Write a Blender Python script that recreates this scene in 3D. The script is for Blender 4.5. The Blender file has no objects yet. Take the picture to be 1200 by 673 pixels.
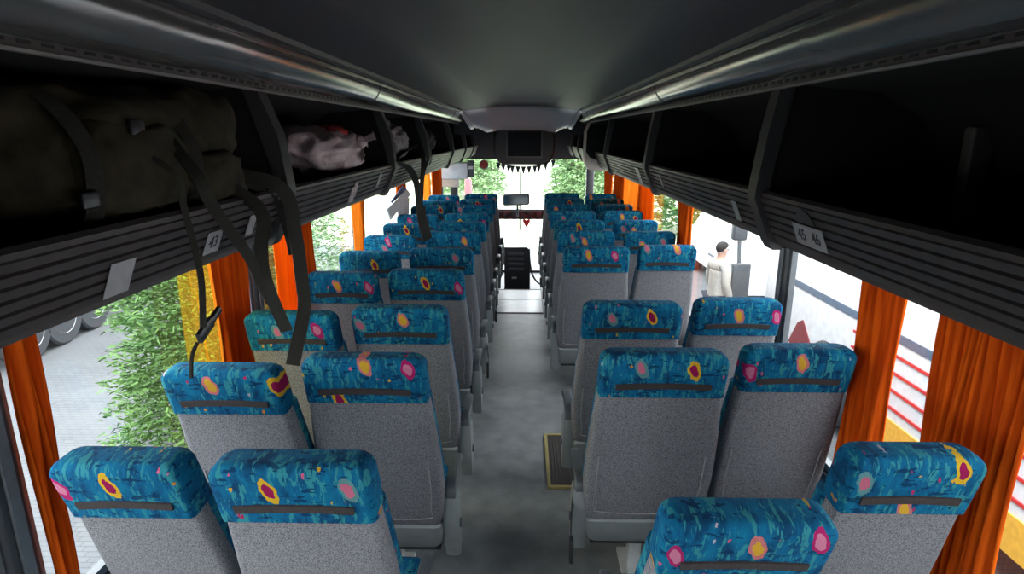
import bpy, math, random
from mathutils import Vector, Matrix, noise
random.seed(7)
R = math.radians
col = bpy.context.scene.collection
scene = bpy.context.scene

# ------------------------------------------------------------------ camera
CAM = Vector((0.035, 0.0, 2.10)); PITCH = R(14.3); YAW = R(1.11); FPX = 700.0
cd = bpy.data.cameras.new('camera'); cam = bpy.data.objects.new('camera', cd); col.objects.link(cam)
cam.location = CAM; cam.rotation_euler = (R(90) - PITCH, 0, YAW)
cd.sensor_width = 36; cd.lens = FPX / 1200 * 36; cd.clip_start = 0.02; cd.clip_end = 500
scene.camera = cam
CROT = cam.rotation_euler.to_matrix()

def ray(px, py):
    return CROT @ Vector(((px - 600) / FPX, -(py - 336.5) / FPX, -1))
def at_x(px, py, X):
    d = ray(px, py); return CAM + d * ((X - CAM.x) / d.x)
def at_y(px, py, Y):
    d = ray(px, py); return CAM + d * ((Y - CAM.y) / d.y)
def at_z(px, py, Z):
    d = ray(px, py); return CAM + d * ((Z - CAM.z) / d.z)

# ------------------------------------------------------------------ materials
MATS = {}
class N:
    def __init__(s, name):
        s.m = bpy.data.materials.new(name); s.m.use_nodes = True
        s.t = s.m.node_tree; s.t.nodes.clear()
        s.out = s.t.nodes.new('ShaderNodeOutputMaterial')
        MATS[name] = s.m
    def n(s, typ, **kw):
        nd = s.t.nodes.new(typ)
        for k, v in kw.items():
            if k.startswith('i_'):
                nd.inputs[k[2:].replace('_', ' ')].default_value = v
            else:
                setattr(nd, k, v)
        return nd
    def l(s, a, b): s.t.links.new(a, b)
    def ramp(s, fac, stops, interp='LINEAR'):
        r = s.n('ShaderNodeValToRGB'); cr = r.color_ramp; cr.interpolation = interp
        while len(cr.elements) < len(stops): cr.elements.new(0.5)
        for e, (p, c) in zip(cr.elements, stops):
            e.position = p; e.color = (*c, 1) if len(c) == 3 else c
        s.l(fac, r.inputs[0]); return r.outputs[0]
    def mix(s, fac, a, b, typ='RGBA', blend='MIX'):
        m = s.n('ShaderNodeMix', data_type='RGBA', blend_type=blend)
        for sock, v in ((m.inputs[0], fac), (m.inputs[6], a), (m.inputs[7], b)):
            if hasattr(v, 'links'): s.l(v, sock)
            elif isinstance(v, (int, float)): sock.default_value = v
            else: sock.default_value = (*v, 1)
        return m.outputs[2]
    def math(s, op, a, b=None, c=None):
        m = s.n('ShaderNodeMath', operation=op)
        for i, v in enumerate((a, b, c)):
            if v is None: continue
            if hasattr(v, 'links'): s.l(v, m.inputs[i])
            else: m.inputs[i].default_value = v
        return m.outputs[0]

def M(name, c1, c2=None, scale=30, rough=.6, metal=0.0, bump=0.0, bscale=None, stretch=None, detail=3, lo=.35, hi=.65, spec=.5, sheen=0):
    if name in MATS: return MATS[name]
    a = N(name); tc = a.n('ShaderNodeTexCoord'); mp = a.n('ShaderNodeMapping')
    a.l(tc.outputs['Object'], mp.inputs[0])
    if stretch: mp.inputs['Scale'].default_value = stretch
    no = a.n('ShaderNodeTexNoise', i_Scale=scale, i_Detail=detail); a.l(mp.outputs[0], no.inputs['Vector'])
    p = a.n('ShaderNodeBsdfPrincipled', i_Roughness=rough, i_Metallic=metal)
    p.inputs['Specular IOR Level'].default_value = spec
    if sheen: p.inputs['Sheen Weight'].default_value = sheen
    c2 = c2 or tuple(v * .85 for v in c1)
    a.l(a.ramp(no.outputs[0], [(lo, c2), (hi, c1)]), p.inputs['Base Color'])
    if bump:
        nb = a.n('ShaderNodeTexNoise', i_Scale=bscale or scale, i_Detail=2); a.l(mp.outputs[0], nb.inputs['Vector'])
        b = a.n('ShaderNodeBump', i_Strength=bump, i_Distance=.01); a.l(nb.outputs[0], b.inputs['Height']); a.l(b.outputs[0], p.inputs['Normal'])
    a.l(p.outputs[0], a.out.inputs[0]); return a.m

# blue headrest velour with brushed patches, flecks and a few big motifs whose places are set per seat
def velour(name, motifs):
    a = N(name); tc = a.n('ShaderNodeTexCoord'); o = tc.outputs['Object']
    oi = a.n('ShaderNodeObjectInfo')
    off = a.n('ShaderNodeVectorMath', operation='SCALE'); off.inputs[0].default_value = (37, 11, 23); a.l(oi.outputs['Random'], off.inputs['Scale'])
    ad = a.n('ShaderNodeVectorMath', operation='ADD'); a.l(o, ad.inputs[0]); a.l(off.outputs[0], ad.inputs[1])
    co = ad.outputs[0]
    def mapped(sc):
        m = a.n('ShaderNodeMapping'); m.inputs['Scale'].default_value = sc; a.l(co, m.inputs[0]); return m.outputs[0]
    n1 = a.n('ShaderNodeTexNoise', i_Scale=13, i_Detail=4, i_Roughness=.65); a.l(mapped((1.6, .7, .8)), n1.inputs['Vector'])
    n2 = a.n('ShaderNodeTexNoise', i_Scale=34, i_Detail=2.5, i_Roughness=.75); a.l(mapped((1.7, .5, .42)), n2.inputs['Vector'])
    n3 = a.n('ShaderNodeTexNoise', i_Scale=30, i_Detail=2.5, i_Roughness=.75); a.l(mapped((.5, .8, 1.6)), n3.inputs['Vector'])
    base = a.ramp(n1.outputs[0], [(.36, (.001, .034, .085)), (.5, (.0015, .072, .155)), (.66, (.002, .105, .19))])
    base = a.mix(a.ramp(n2.outputs[0], [(.55, (0, 0, 0)), (.58, (.8,) * 3)]), base, (.024, .17, .19))
    base = a.mix(a.ramp(n3.outputs[0], [(.57, (0, 0, 0)), (.61, (.85,) * 3)]), base, (.0008, .02, .062))
    # small flecks
    vo = a.n('ShaderNodeTexVoronoi', i_Scale=21, i_Randomness=1.0); a.l(mapped((1.35, .3, .85)), vo.inputs['Vector'])
    sep = a.n('ShaderNodeSeparateColor'); a.l(vo.outputs['Color'], sep.inputs[0])
    nj = a.n('ShaderNodeTexNoise', i_Scale=120); a.l(co, nj.inputs['Vector'])
    dd = a.math('ADD', vo.outputs['Distance'], a.math('MULTIPLY', a.math('SUBTRACT', nj.outputs[0], .5), .35))
    fm = a.math('MULTIPLY', a.math('LESS_THAN', dd, .15), a.math('GREATER_THAN', sep.outputs[0], .62))
    fc = a.ramp(sep.outputs[1], [(0, (0.340, 0.068, 0.136)), (.3, (0.374, 0.218, 0.020)), (.55, (0.238, 0.014, 0.068)), (.75, (0.245, 0.245, 0.306)), (.88, (0.340, 0.136, 0.027))], 'CONSTANT')
    base = a.mix(fm, base, fc)
    if motifs:
        sx = a.n('ShaderNodeSeparateXYZ'); a.l(o, sx.inputs[0])
        wob = a.n('ShaderNodeTexNoise', i_Scale=32, i_Detail=4); a.l(co, wob.inputs['Vector'])
        w = a.math('MULTIPLY', a.math('SUBTRACT', wob.outputs[0], .5), 1.0)
        for key in ('motif_a', 'motif_b', 'motif_c'):
            at = a.n('ShaderNodeAttribute', attribute_type='OBJECT', attribute_name=key)
            s3 = a.n('ShaderNodeSeparateXYZ'); a.l(at.outputs['Vector'], s3.inputs[0])
            dx = a.math('SUBTRACT', sx.outputs[0], s3.outputs[0]); dz = a.math('SUBTRACT', sx.outputs[2], s3.outputs[1])
            dx = a.math('ADD', dx, a.math('MULTIPLY', dz, .25))
            d = a.math('ADD', a.math('SQRT', a.math('ADD', a.math('POWER', a.math('DIVIDE', dx, .025), 2), a.math('POWER', a.math('DIVIDE', dz, .042), 2))), w)
            front = a.math('LESS_THAN', a.math('ABSOLUTE', sx.outputs[1]), .13)
            outer = a.math('MULTIPLY', a.math('LESS_THAN', d, 1.0), front); inner = a.math('MULTIPLY', a.math('LESS_THAN', d, .62), front)
            oc = a.ramp(s3.outputs[2], [(0, (0.408, 0.245, 0.014)), (.25, (0.068, 0.163, 0.170)), (.5, (0.340, 0.109, 0.109)), (.75, (0.258, 0.010, 0.082))], 'CONSTANT')
            ic = a.ramp(s3.outputs[2], [(0, (0.190, 0.005, 0.048)), (.25, (0.340, 0.088, 0.136)), (.5, (0.408, 0.231, 0.020)), (.75, (0.374, 0.122, 0.190))], 'CONSTANT')
            base = a.mix(outer, base, oc); base = a.mix(inner, base, ic)
    p = a.n('ShaderNodeBsdfPrincipled', i_Roughness=.9)
    p.inputs['Specular IOR Level'].default_value = .12
    fb = a.n('ShaderNodeTexNoise', i_Scale=350, i_Detail=2); a.l(co, fb.inputs['Vector'])
    b = a.n('ShaderNodeBump', i_Strength=.35, i_Distance=.004); a.l(fb.outputs[0], b.inputs['Height']); a.l(b.outputs[0], p.inputs['Normal'])
    a.l(base, p.inputs['Base Color']); a.l(p.outputs[0], a.out.inputs[0]); return a.m
VEL = velour('blue_velour_motif', True); VELP = velour('blue_velour', False)

def tweed():
    a = N('grey_tweed'); tc = a.n('ShaderNodeTexCoord'); o = tc.outputs['Object']
    n1 = a.n('ShaderNodeTexNoise', i_Scale=260, i_Detail=3, i_Roughness=.8); a.l(o, n1.inputs['Vector'])
    mp = a.n('ShaderNodeMapping'); mp.inputs['Scale'].default_value = (.35, 1, 3); a.l(o, mp.inputs[0])
    n2 = a.n('ShaderNodeTexNoise', i_Scale=120, i_Detail=2); a.l(mp.outputs[0], n2.inputs['Vector'])
    c = a.ramp(n1.outputs[0], [(.36, (.024, .024, .03)), (.47, (.135, .135, .146)), (.62, (.26, .254, .26))])
    c = a.mix(a.math('MULTIPLY', n2.outputs[0], .35), c, (.09, .09, .105))
    p = a.n('ShaderNodeBsdfPrincipled', i_Roughness=.95); p.inputs['Specular IOR Level'].default_value = .15
    b = a.n('ShaderNodeBump', i_Strength=.4, i_Distance=.003); a.l(n1.outputs[0], b.inputs['Height']); a.l(b.outputs[0], p.inputs['Normal'])
    a.l(c, p.inputs['Base Color']); a.l(p.outputs[0], a.out.inputs[0]); return a.m
TWEED = tweed()

def glass():
    a = N('window_glass'); t = a.n('ShaderNodeBsdfTransparent'); t.inputs[0].default_value = (.93, .96, .95, 1)
    g = a.n('ShaderNodeBsdfGlossy', i_Roughness=.0); f = a.n('ShaderNodeFresnel'); ge = a.n('ShaderNodeNewGeometry')
    a.l(a.math('ADD', 1.5, a.math('MULTIPLY', ge.outputs['Backfacing'], 1 / 1.5 - 1.5)), f.inputs[0])   # same reflectance from both sides of the pane
    m = a.n('ShaderNodeMixShader'); a.l(f.outputs[0], m.inputs[0]); a.l(t.outputs[0], m.inputs[1]); a.l(g.outputs[0], m.inputs[2])
    a.l(m.outputs[0], a.out.inputs[0]); return a.m
GLASS = glass()

def cloth(name, c1, c2, trans, tc_, sheer=0.0):
    a = N(name); tc = a.n('ShaderNodeTexCoord'); mp = a.n('ShaderNodeMapping'); mp.inputs['Scale'].default_value = (1, 1, .06)
    a.l(tc.outputs['Object'], mp.inputs[0]); n = a.n('ShaderNodeTexNoise', i_Scale=60, i_Detail=4); a.l(mp.outputs[0], n.inputs['Vector'])
    c = a.ramp(n.outputs[0], [(.35, c2), (.65, c1)])
    d = a.n('ShaderNodeBsdfDiffuse'); a.l(c, d.inputs[0]); tr = a.n('ShaderNodeBsdfTranslucent'); tr.inputs[0].default_value = (*tc_, 1)
    m = a.n('ShaderNodeMixShader'); m.inputs[0].default_value = trans; a.l(d.outputs[0], m.inputs[1]); a.l(tr.outputs[0], m.inputs[2]); o = m.outputs[0]
    if sheer:
        tp = a.n('ShaderNodeBsdfTransparent'); tp.inputs[0].default_value = (1, .90, .50, 1); m2 = a.n('ShaderNodeMixShader'); m2.inputs[0].default_value = sheer
        a.l(o, m2.inputs[1]); a.l(tp.outputs[0], m2.inputs[2]); o = m2.outputs[0]
    a.l(o, a.out.inputs[0]); return a.m
CURT = cloth('orange_curtain', (.62, .105, .008), (.36, .045, .005), .13, (.8, .13, .008))
CURT_LIT = cloth('orange_curtain_lit', (.70, .17, .012), (.5, .11, .01), .45, (.95, .30, .03))  # orange cloth with backlight put into its lighter colour
CURT_BACKLIT = cloth('orange_curtain_backlit', (.75, .30, .05), (.6, .22, .03), .6, (1.0, .55, .14))  # orange cloth again, stronger backlight put into the colour
CURT_REFL = cloth('curtain_reflection', (.6, .3, .03), (.5, .22, .02), .5, (.8, .5, .08), .9)  # see-through colour standing in for curtains mirrored in the glass

PLG = M('grey_plastic', (.19, .21, .213), (.17, .185, .19), 20, .38)
PLD = M('dark_plastic', (.07, .08, .09), None, 20, .4)
STRIP = M('brown_webbing', (.026, .018, .017), (.014, .010, .010), 300, .9, bump=.3)
LEGM = M('pale_metal', (.55, .56, .55), None, 20, .4)
BLK = M('black_rubber', (.012, .012, .014), None, 40, .6)
FLOOR = M('floor_vinyl', (.23, .24, .245), (.14, .147, .15), 7, .42, bump=.15, bscale=60, detail=8, lo=.3, hi=.7)
FLOORF = M('front_floor_sheet', (.50, .53, .57), (.42, .45, .48), 9, .3, detail=6)
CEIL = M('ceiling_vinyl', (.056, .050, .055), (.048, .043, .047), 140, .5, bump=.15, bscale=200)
CEIL_LIT = M('ceiling_vinyl_lit', (.80, .80, .80), (.76, .76, .76), 60, .3)  # window light on the dipped panel is put into this pale colour
TUBE = M('light_cover_plastic', (.21, .205, .20), (.19, .185, .18), 6, .17, metal=.6)
RAIL = M('rail_plastic', (.10, .085, .08), None, 30, .45)
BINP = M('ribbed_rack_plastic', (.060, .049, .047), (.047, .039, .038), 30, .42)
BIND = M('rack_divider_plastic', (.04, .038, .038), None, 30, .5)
BINC = M('rack_carpet_shade', (.007, .0065, .006), (.005, .0045, .0045), 220, .95, bump=.3)
WALLM = M('wall_laminate', (.10, .11, .12), None, 20, .6)
PILM = M('pillar_plastic', (.018, .02, .024), None, 20, .45)
FRM = M('window_rubber', (.09, .10, .11), None, 30, .4)
STK = M('sticker_paper', (.36, .345, .35), (.31, .30, .30), 40, .5)
INK = M('sticker_ink', (.02, .02, .03), None, 40, .6)

# ------------------------------------------------------------------ mesh builder
class MB:
    def __init__(s): s.v = []; s.f = []; s.m = []
    def add(s, vs, fs, mi=0):
        b = len(s.v); s.v += [tuple(v) for v in vs]; s.f += [tuple(b + i for i in f) for f in fs]; s.m += [mi] * len(fs)
    def loft(s, rings, closed=True, caps=True, mi=0):
        n = len(rings[0]); vs = [p for r in rings for p in r]; fs = []
        for i in range(len(rings) - 1):
            for j in range(n if closed else n - 1):
                k = (j + 1) % n; fs.append((i * n + j, i * n + k, (i + 1) * n + k, (i + 1) * n + j))
        if caps and closed: fs.append(tuple(range(n - 1, -1, -1))); fs.append(tuple((len(rings) - 1) * n + j for j in range(n)))
        s.add(vs, fs, mi); return s
    def box(s, x0, x1, y0, y1, z0, z1, mi=0):
        s.loft([[(x0, y0, z), (x1, y0, z), (x1, y1, z), (x0, y1, z)] for z in (z0, z1)], mi=mi); return s
    def rbox(s, x0, x1, y0, y1, z0, z1, r=.01, mi=0, n=3):
        """box with rounded edges all round"""
        rings = []
        r = min(r, (x1 - x0) / 2.01, (y1 - y0) / 2.01, (z1 - z0) / 2.01)
        zs = [(z0 + r - r * math.cos(a), r * (1 - math.sin(a))) for a in [i * math.pi / 2 / n for i in range(n + 1)]]
        zs += [(z1 - r + r * math.sin(a), r * (1 - math.cos(a))) for a in [i * math.pi / 2 / n for i in range(n + 1)]]
        for z, ins in zs:
            rings.append([(x, y, z) for x, y in rrect(x0 + ins, x1 - ins, y0 + ins, y1 - ins, max(r - ins, .0004), n)])
        s.loft(rings, mi=mi); return s
    def tube(s, pts, r, n=8, mi=0, flat=None):
        """tube along points; r number or list; flat=(direction, ratio) squashes the section"""
        pts = [Vector(p) for p in pts]; rr = r if isinstance(r, (list, tuple)) else [r] * len(pts)
        rings = []; up = Vector((0, 0, 1)); prev = None
        for i, p in enumerate(pts):
            t = (pts[min(i + 1, len(pts) - 1)] - pts[max(i - 1, 0)]).normalized()
            if prev is None:
                a = t.cross(up); a = a if a.length > .05 else t.cross(Vector((1, 0, 0)))
            else: a = prev - t * prev.dot(t)
            a.normalize(); prev = a; b = t.cross(a)
            rings.append([p + (a * math.cos(2 * math.pi * j / n) + b * math.sin(2 * math.pi * j / n)) * rr[i] for j in range(n)])
        s.loft(rings, mi=mi); return s
    def strap(s, pts, w, wd, th=.003, mi=0):
        """webbing: flat ribbon along pts, wide along direction wd (vector or list)"""
        pts = [Vector(p) for p in pts]; rings = []
        for i, p in enumerate(pts):
            t = (pts[min(i + 1, len(pts) - 1)] - pts[max(i - 1, 0)]).normalized()
            d = Vector(wd[i] if isinstance(wd, list) else wd); d = (d - t * d.dot(t)).normalized(); nn = t.cross(d)
            ww = w[i] if isinstance(w, list) else w
            rings.append([p + d * ww / 2 + nn * th / 2, p - d * ww / 2 + nn * th / 2, p - d * ww / 2 - nn * th / 2, p + d * ww / 2 - nn * th / 2])
        s.loft(rings, mi=mi); return s
    def lathe(s, prof, c, axis='Z', n=24, mi=0):
        """prof: (radius, height) pairs"""
        rings = []
        for r, h in prof:
            ring = []
            for j in range(n):
                a = 2 * math.pi * j / n; u, v = r * math.cos(a), r * math.sin(a)
                ring.append({'Z': (c[0] + u, c[1] + v, c[2] + h), 'X': (c[0] + h, c[1] + u, c[2] + v), 'Y': (c[0] + v, c[1] + h, c[2] + u)}[axis])
            rings.append(ring)
        s.loft(rings, mi=mi); return s
    def prism(s, poly, axis, a0, a1, mi=0):
        """poly in the plane normal to axis, extruded from a0 to a1"""
        def P(u, v, a): return {'X': (a, u, v), 'Y': (u, a, v), 'Z': (u, v, a)}[axis]
        s.loft([[P(u, v, a) for u, v in poly] for a in (a0, a1)], mi=mi); return s
    def blob(s, c, rad, nu=20, nv=12, amp=.0, fr=3.0, seed=0, ex=1.0, mi=0):
        rings = []
        for i in range(nv + 1):
            ph = math.pi * (i + .001) / (nv + .002) - math.pi / 2; ring = []
            for j in range(nu):
                th = 2 * math.pi * j / nu
                def pw(x): return math.copysign(abs(x) ** ex, x)
                d = Vector((pw(math.cos(ph)) * pw(math.cos(th)), pw(math.cos(ph)) * pw(math.sin(th)), pw(math.sin(ph))))
                k = 1 + amp * noise.noise(d * fr + Vector((seed, seed * 2.3, 0)))
                ring.append((c[0] + d.x * rad[0] * k, c[1] + d.y * rad[1] * k, c[2] + d.z * rad[2] * k))
            rings.append(ring)
        s.loft(rings, mi=mi); return s
    def build(s, name, mats, parent=None, smooth=True, angle=40):
        me = bpy.data.meshes.new(name); me.from_pydata(s.v, [], s.f)
        for m in (mats if isinstance(mats, (list, tuple)) else [mats]): me.materials.append(m)
        me.polygons.foreach_set('material_index', s.m)
        o = bpy.data.objects.new(name, me); col.objects.link(o)
        import bmesh
        bm = bmesh.new(); bm.from_mesh(me); bmesh.ops.recalc_face_normals(bm, faces=bm.faces); bm.to_mesh(me); bm.free()
        if smooth:
            me.polygons.foreach_set('use_smooth', [True] * len(me.polygons))
            me.set_sharp_from_angle(angle=R(angle))
        if parent: o.parent = parent
        return o

def rrect(x0, x1, y0, y1, r, n=3):
    r = min(r, (x1 - x0) / 2.01, (y1 - y0) / 2.01); pts = []
    for cx, cy, a0 in ((x1 - r, y0 + r, -90), (x1 - r, y1 - r, 0), (x0 + r, y1 - r, 90), (x0 + r, y0 + r, 180)):
        for i in range(n + 1):
            a = R(a0 + 90 * i / n); pts.append((cx + r * math.cos(a), cy + r * math.sin(a)))
    return pts

def tag(o, label=None, cat=None, group=None, kind=None):
    if label: o['label'] = label
    if cat: o['category'] = cat
    if group: o['group'] = group
    if kind: o['kind'] = kind
    return o
def empty(name, loc=(0, 0, 0), rz=0):
    o = bpy.data.objects.new(name, None); col.objects.link(o); o.location = loc; o.rotation_euler = (0, 0, rz); o.empty_display_size = .1; return o
def kids(o): return [c for c in col.objects if c.parent == o]
def copy_tree(o, parent=None):
    c = o.copy(); col.objects.link(c); c.parent = parent
    for ch in kids(o): copy_tree(ch, c)
    return c
def lerp(t, tab):
    for (a, va), (b, vb) in zip(tab, tab[1:]):
        if t <= b: return va + (vb - va) * max(0, (t - a)) / (b - a)
    return tab[-1][1]
def spline(pts, n=8):
    """Catmull-Rom through pts"""
    P = [Vector(p) for p in pts]; P = [2 * P[0] - P[1]] + P + [2 * P[-1] - P[-2]]; out = []
    for i in range(1, len(P) - 2):
        for k in range(n):
            t = k / n; a, b, c, d = P[i - 1:i + 3]
            out.append(.5 * ((2 * b) + (-a + c) * t + (2 * a - 5 * b + 4 * c - d) * t * t + (-a + 3 * b - 3 * c + d) * t ** 3))
    out.append(P[-2]); return out

# ------------------------------------------------------------------ the coach shell
WX = 1.43; Y0, YF = -0.80, 10.95; SILL, WTOP = .62, 1.82
def struct(o): o['kind'] = 'structure'; return o

fl = struct(MB().box(-WX, WX, Y0, 6.96, -.06, 0).build('floor', FLOOR))
b = MB(); b.box(-.30, .28, 6.97, 7.53, -.05, .004); b.box(-.30, .28, 7.545, 8.06, -.05, .004); b.build('floor_sheet', FLOORF, fl)
b = MB(); b.box(-WX, -.305, 6.965, 8.95, -.06, 0); b.box(.285, WX, 6.965, 8.95, -.06, 0); b.build('floor_side', FLOOR, fl)
b = MB(); b.box(-.30, .28, 6.945, 6.968, -.01, .007); b.box(-.30, .28, 8.06, 8.09, -.08, .006); b.build('floor_edge', BLK, fl)
b = MB(); b.box(-WX, WX, 8.10, YF, -.46, -.40); b.box(-.305, .285, 8.07, 8.10, -.46, -.08); b.build('floor_front', M('front_well', (.05, .05, .055), None, 20, .5), fl)

PIL = {}
def side_pillars(s):
    # pillars read from the photograph's window posts
    return [-.35, 1.46, 3.13, 5.22, 7.2, 9.1, 10.7] if s < 0 else [-.35, 1.3, 3.13, 5.18, 6.95, 8.75, 10.2]
for s, nm in ((-1, 'left'), (1, 'right')):
    w = MB(); xa, xb = sorted((s * WX, s * (WX + .05)))
    w.box(xa, xb, Y0, YF, -1.0, SILL); w.box(xa, xb, Y0, YF, WTOP, 2.2)
    wall = struct(w.build('wall_' + nm, WALLM))
    MB().box(*sorted((s * (WX - .02), s * WX)), Y0, 8.95, SILL - .05, SILL - .015).build('window_ledge', PILM, wall)
    ys = side_pillars(s); PIL[s] = ys
    for y in ys:
        p = MB(); p.rbox(*sorted((s * (WX - .025), s * (WX + .04))), y - .05, y + .05, SILL, WTOP, .015)
        p.build('pillar', PILM, wall)
        MB().box(*sorted((s * (WX - .034), s * (WX - .025))), y - .018, y + .018, SILL, WTOP).build('pillar_strip', FRM, wall)
wn = 0
for s in (-1, 1):
    ys = [Y0] + PIL[s]
    for ya, yb in zip(ys, ys[1:]):
        wn += 1
        ya += .05; yb -= .05
        f = MB(); xi, xo = s * (WX - .005), s * (WX + .025)
        xa, xb = sorted((xi, xo)); t = .022
        f.box(xa, xb, ya, yb, SILL, SILL + t); f.box(xa, xb, ya, yb, WTOP - t, WTOP); f.box(xa, xb, ya, ya + t, SILL + t, WTOP - t); f.box(xa, xb, yb - t, yb, SILL + t, WTOP - t)
        fr = struct(f.build('window_%d' % wn, FRM))
        g = MB(); g.add([(s * (WX + .015), ya + t, SILL + t), (s * (WX + .015), yb - t, SILL + t), (s * (WX + .015), yb - t, WTOP - t), (s * (WX + .015), ya + t, WTOP - t)], [(0, 1, 2, 3)])
        g.build('pane', GLASS, fr, False)
# rear wall with its window, behind the camera
w = MB(); w.box(-WX, WX, Y0 - .05, Y0, -1, 1.2); w.box(-WX, WX, Y0 - .05, Y0, 1.62, 2.45)
for s in (-1, 1): w.box(*sorted((s * .75, s * WX)), Y0 - .05, Y0, 1.2, 1.62)
wb = struct(w.build('wall_back', WALLM))
g = MB(); g.add([(-.75, Y0 - .02, 1.2), (.75, Y0 - .02, 1.2), (.75, Y0 - .02, 1.62), (-.75, Y0 - .02, 1.62)], [(0, 1, 2, 3)]); g.build('pane', GLASS, wb, False)

# ceiling: headliner profile extruded along the coach, plus the outer roof skin
half = [(0, 2.39), (.16, 2.39), (.31, 2.384), (.325, 2.378), (.45, 2.362), (.56, 2.352), (.592, 2.350), (.60, 2.362), (.612, 2.362), (.62, 2.346), (.655, 2.334)]
def extr(profile, ya, yb, th=.012):
    rings = []
    for y in (ya, yb): rings.append([(x, y, z) for x, z in profile] + [(x, y, z + th) for x, z in reversed(profile)])
    return rings
prof = [(-x, z) for x, z in reversed(half[1:])] + half
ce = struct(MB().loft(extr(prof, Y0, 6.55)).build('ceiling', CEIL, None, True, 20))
roof = [(-WX - .05, 2.15), (-1.2, 2.36), (-.9, 2.45), (0, 2.49), (.9, 2.45), (1.2, 2.36), (WX + .05, 2.15)]
MB().loft(extr(roof, Y0 - .05, YF + .05, .02)).build('roof_skin', WALLM, ce)
# the headliner dips towards the monitor at the front
def dip(t):
    return [(x * (1 - .10 * t), 2.39 - (2.39 - z) * 1.0 - .235 * t * (1 if abs(x) < .5 else .75)) for x, z in prof]
rings = []
for t in [i / 8 for i in range(9)]:
    y = 6.55 + .75 * t; pr = dip(t * t * (3 - 2 * t)); rings.append([(x, y, z) for x, z in pr] + [(x, y, z + .012) for x, z in reversed(pr)])
MB().loft(rings).build('ceiling_dip', CEIL_LIT, ce, True, 30)
# header above the windscreen and bulkhead behind the monitor
b = MB(); b.box(-WX, WX, YF - .35, YF + .05, 1.69, 2.45); b.box(-.85, .85, 7.76, 7.79, 2.10, 2.45); b.build('ceiling_header', M('header_plastic', (.05, .052, .058), None, 20, .5), ce)

# ------------------------------------------------------------------ light covers + slotted rails
RX, RZ = .80, 2.24
k = 0
for s, nm in ((-1, 'left'), (1, 'right')):
    k += 1
    ys = [Y0, 1.42, 3.0, 4.6, 6.2, 7.8, 10.3]
    def arc(grow):
        a, c = Vector((.652, 2.338)), Vector((.792, 2.262)); n_ = Vector((-.478, -.878)); pts = []
        for i in range(13):
            t = i / 12; q = a.lerp(c, t); pts.append(q + n_ * (.052 * math.sin(math.pi * t) ** .8 + grow))
        return pts
    root = None
    for i, (ya, yb) in enumerate(zip(ys, ys[1:])):
        grow = .004 if i % 2 == 0 else 0
        pr = arc(grow); bk = [(.80, 2.30), (.67, 2.37)]
        o = MB().loft([[(s * x, y, z) for x, z in list(pr) + bk] for y in (ya, yb)]).build('trim_%d' % k if root is None else 'light_cover', TUBE, root)
        if root is None: root = struct(o)
    r = MB(); r.box(*sorted((s * .785, s * .83)), Y0, 10.3, 2.236, 2.266)
    y = Y0 + .1
    while y < 10.2:
        r.box(*sorted((s * .7835, s * .7855)), y, y + .028, 2.245, 2.257, mi=1); y += .052
    r.box(*sorted((s * .778, s * .79)), Y0, 10.3, 2.264, 2.270, mi=2); r.box(*sorted((s * .778, s * .79)), Y0, 10.3, 2.230, 2.236, mi=2)
    r.build('slotted_rail', [RAIL, BLK, M('rail_edge', (.28, .26, .25), None, 20, .3)], root)
    # seam lip between headliner and cover
    MB().box(*sorted((s * .636, s * .656)), Y0, 10.0, 2.334, 2.342).build('cover_lip', TUBE, root)

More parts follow.
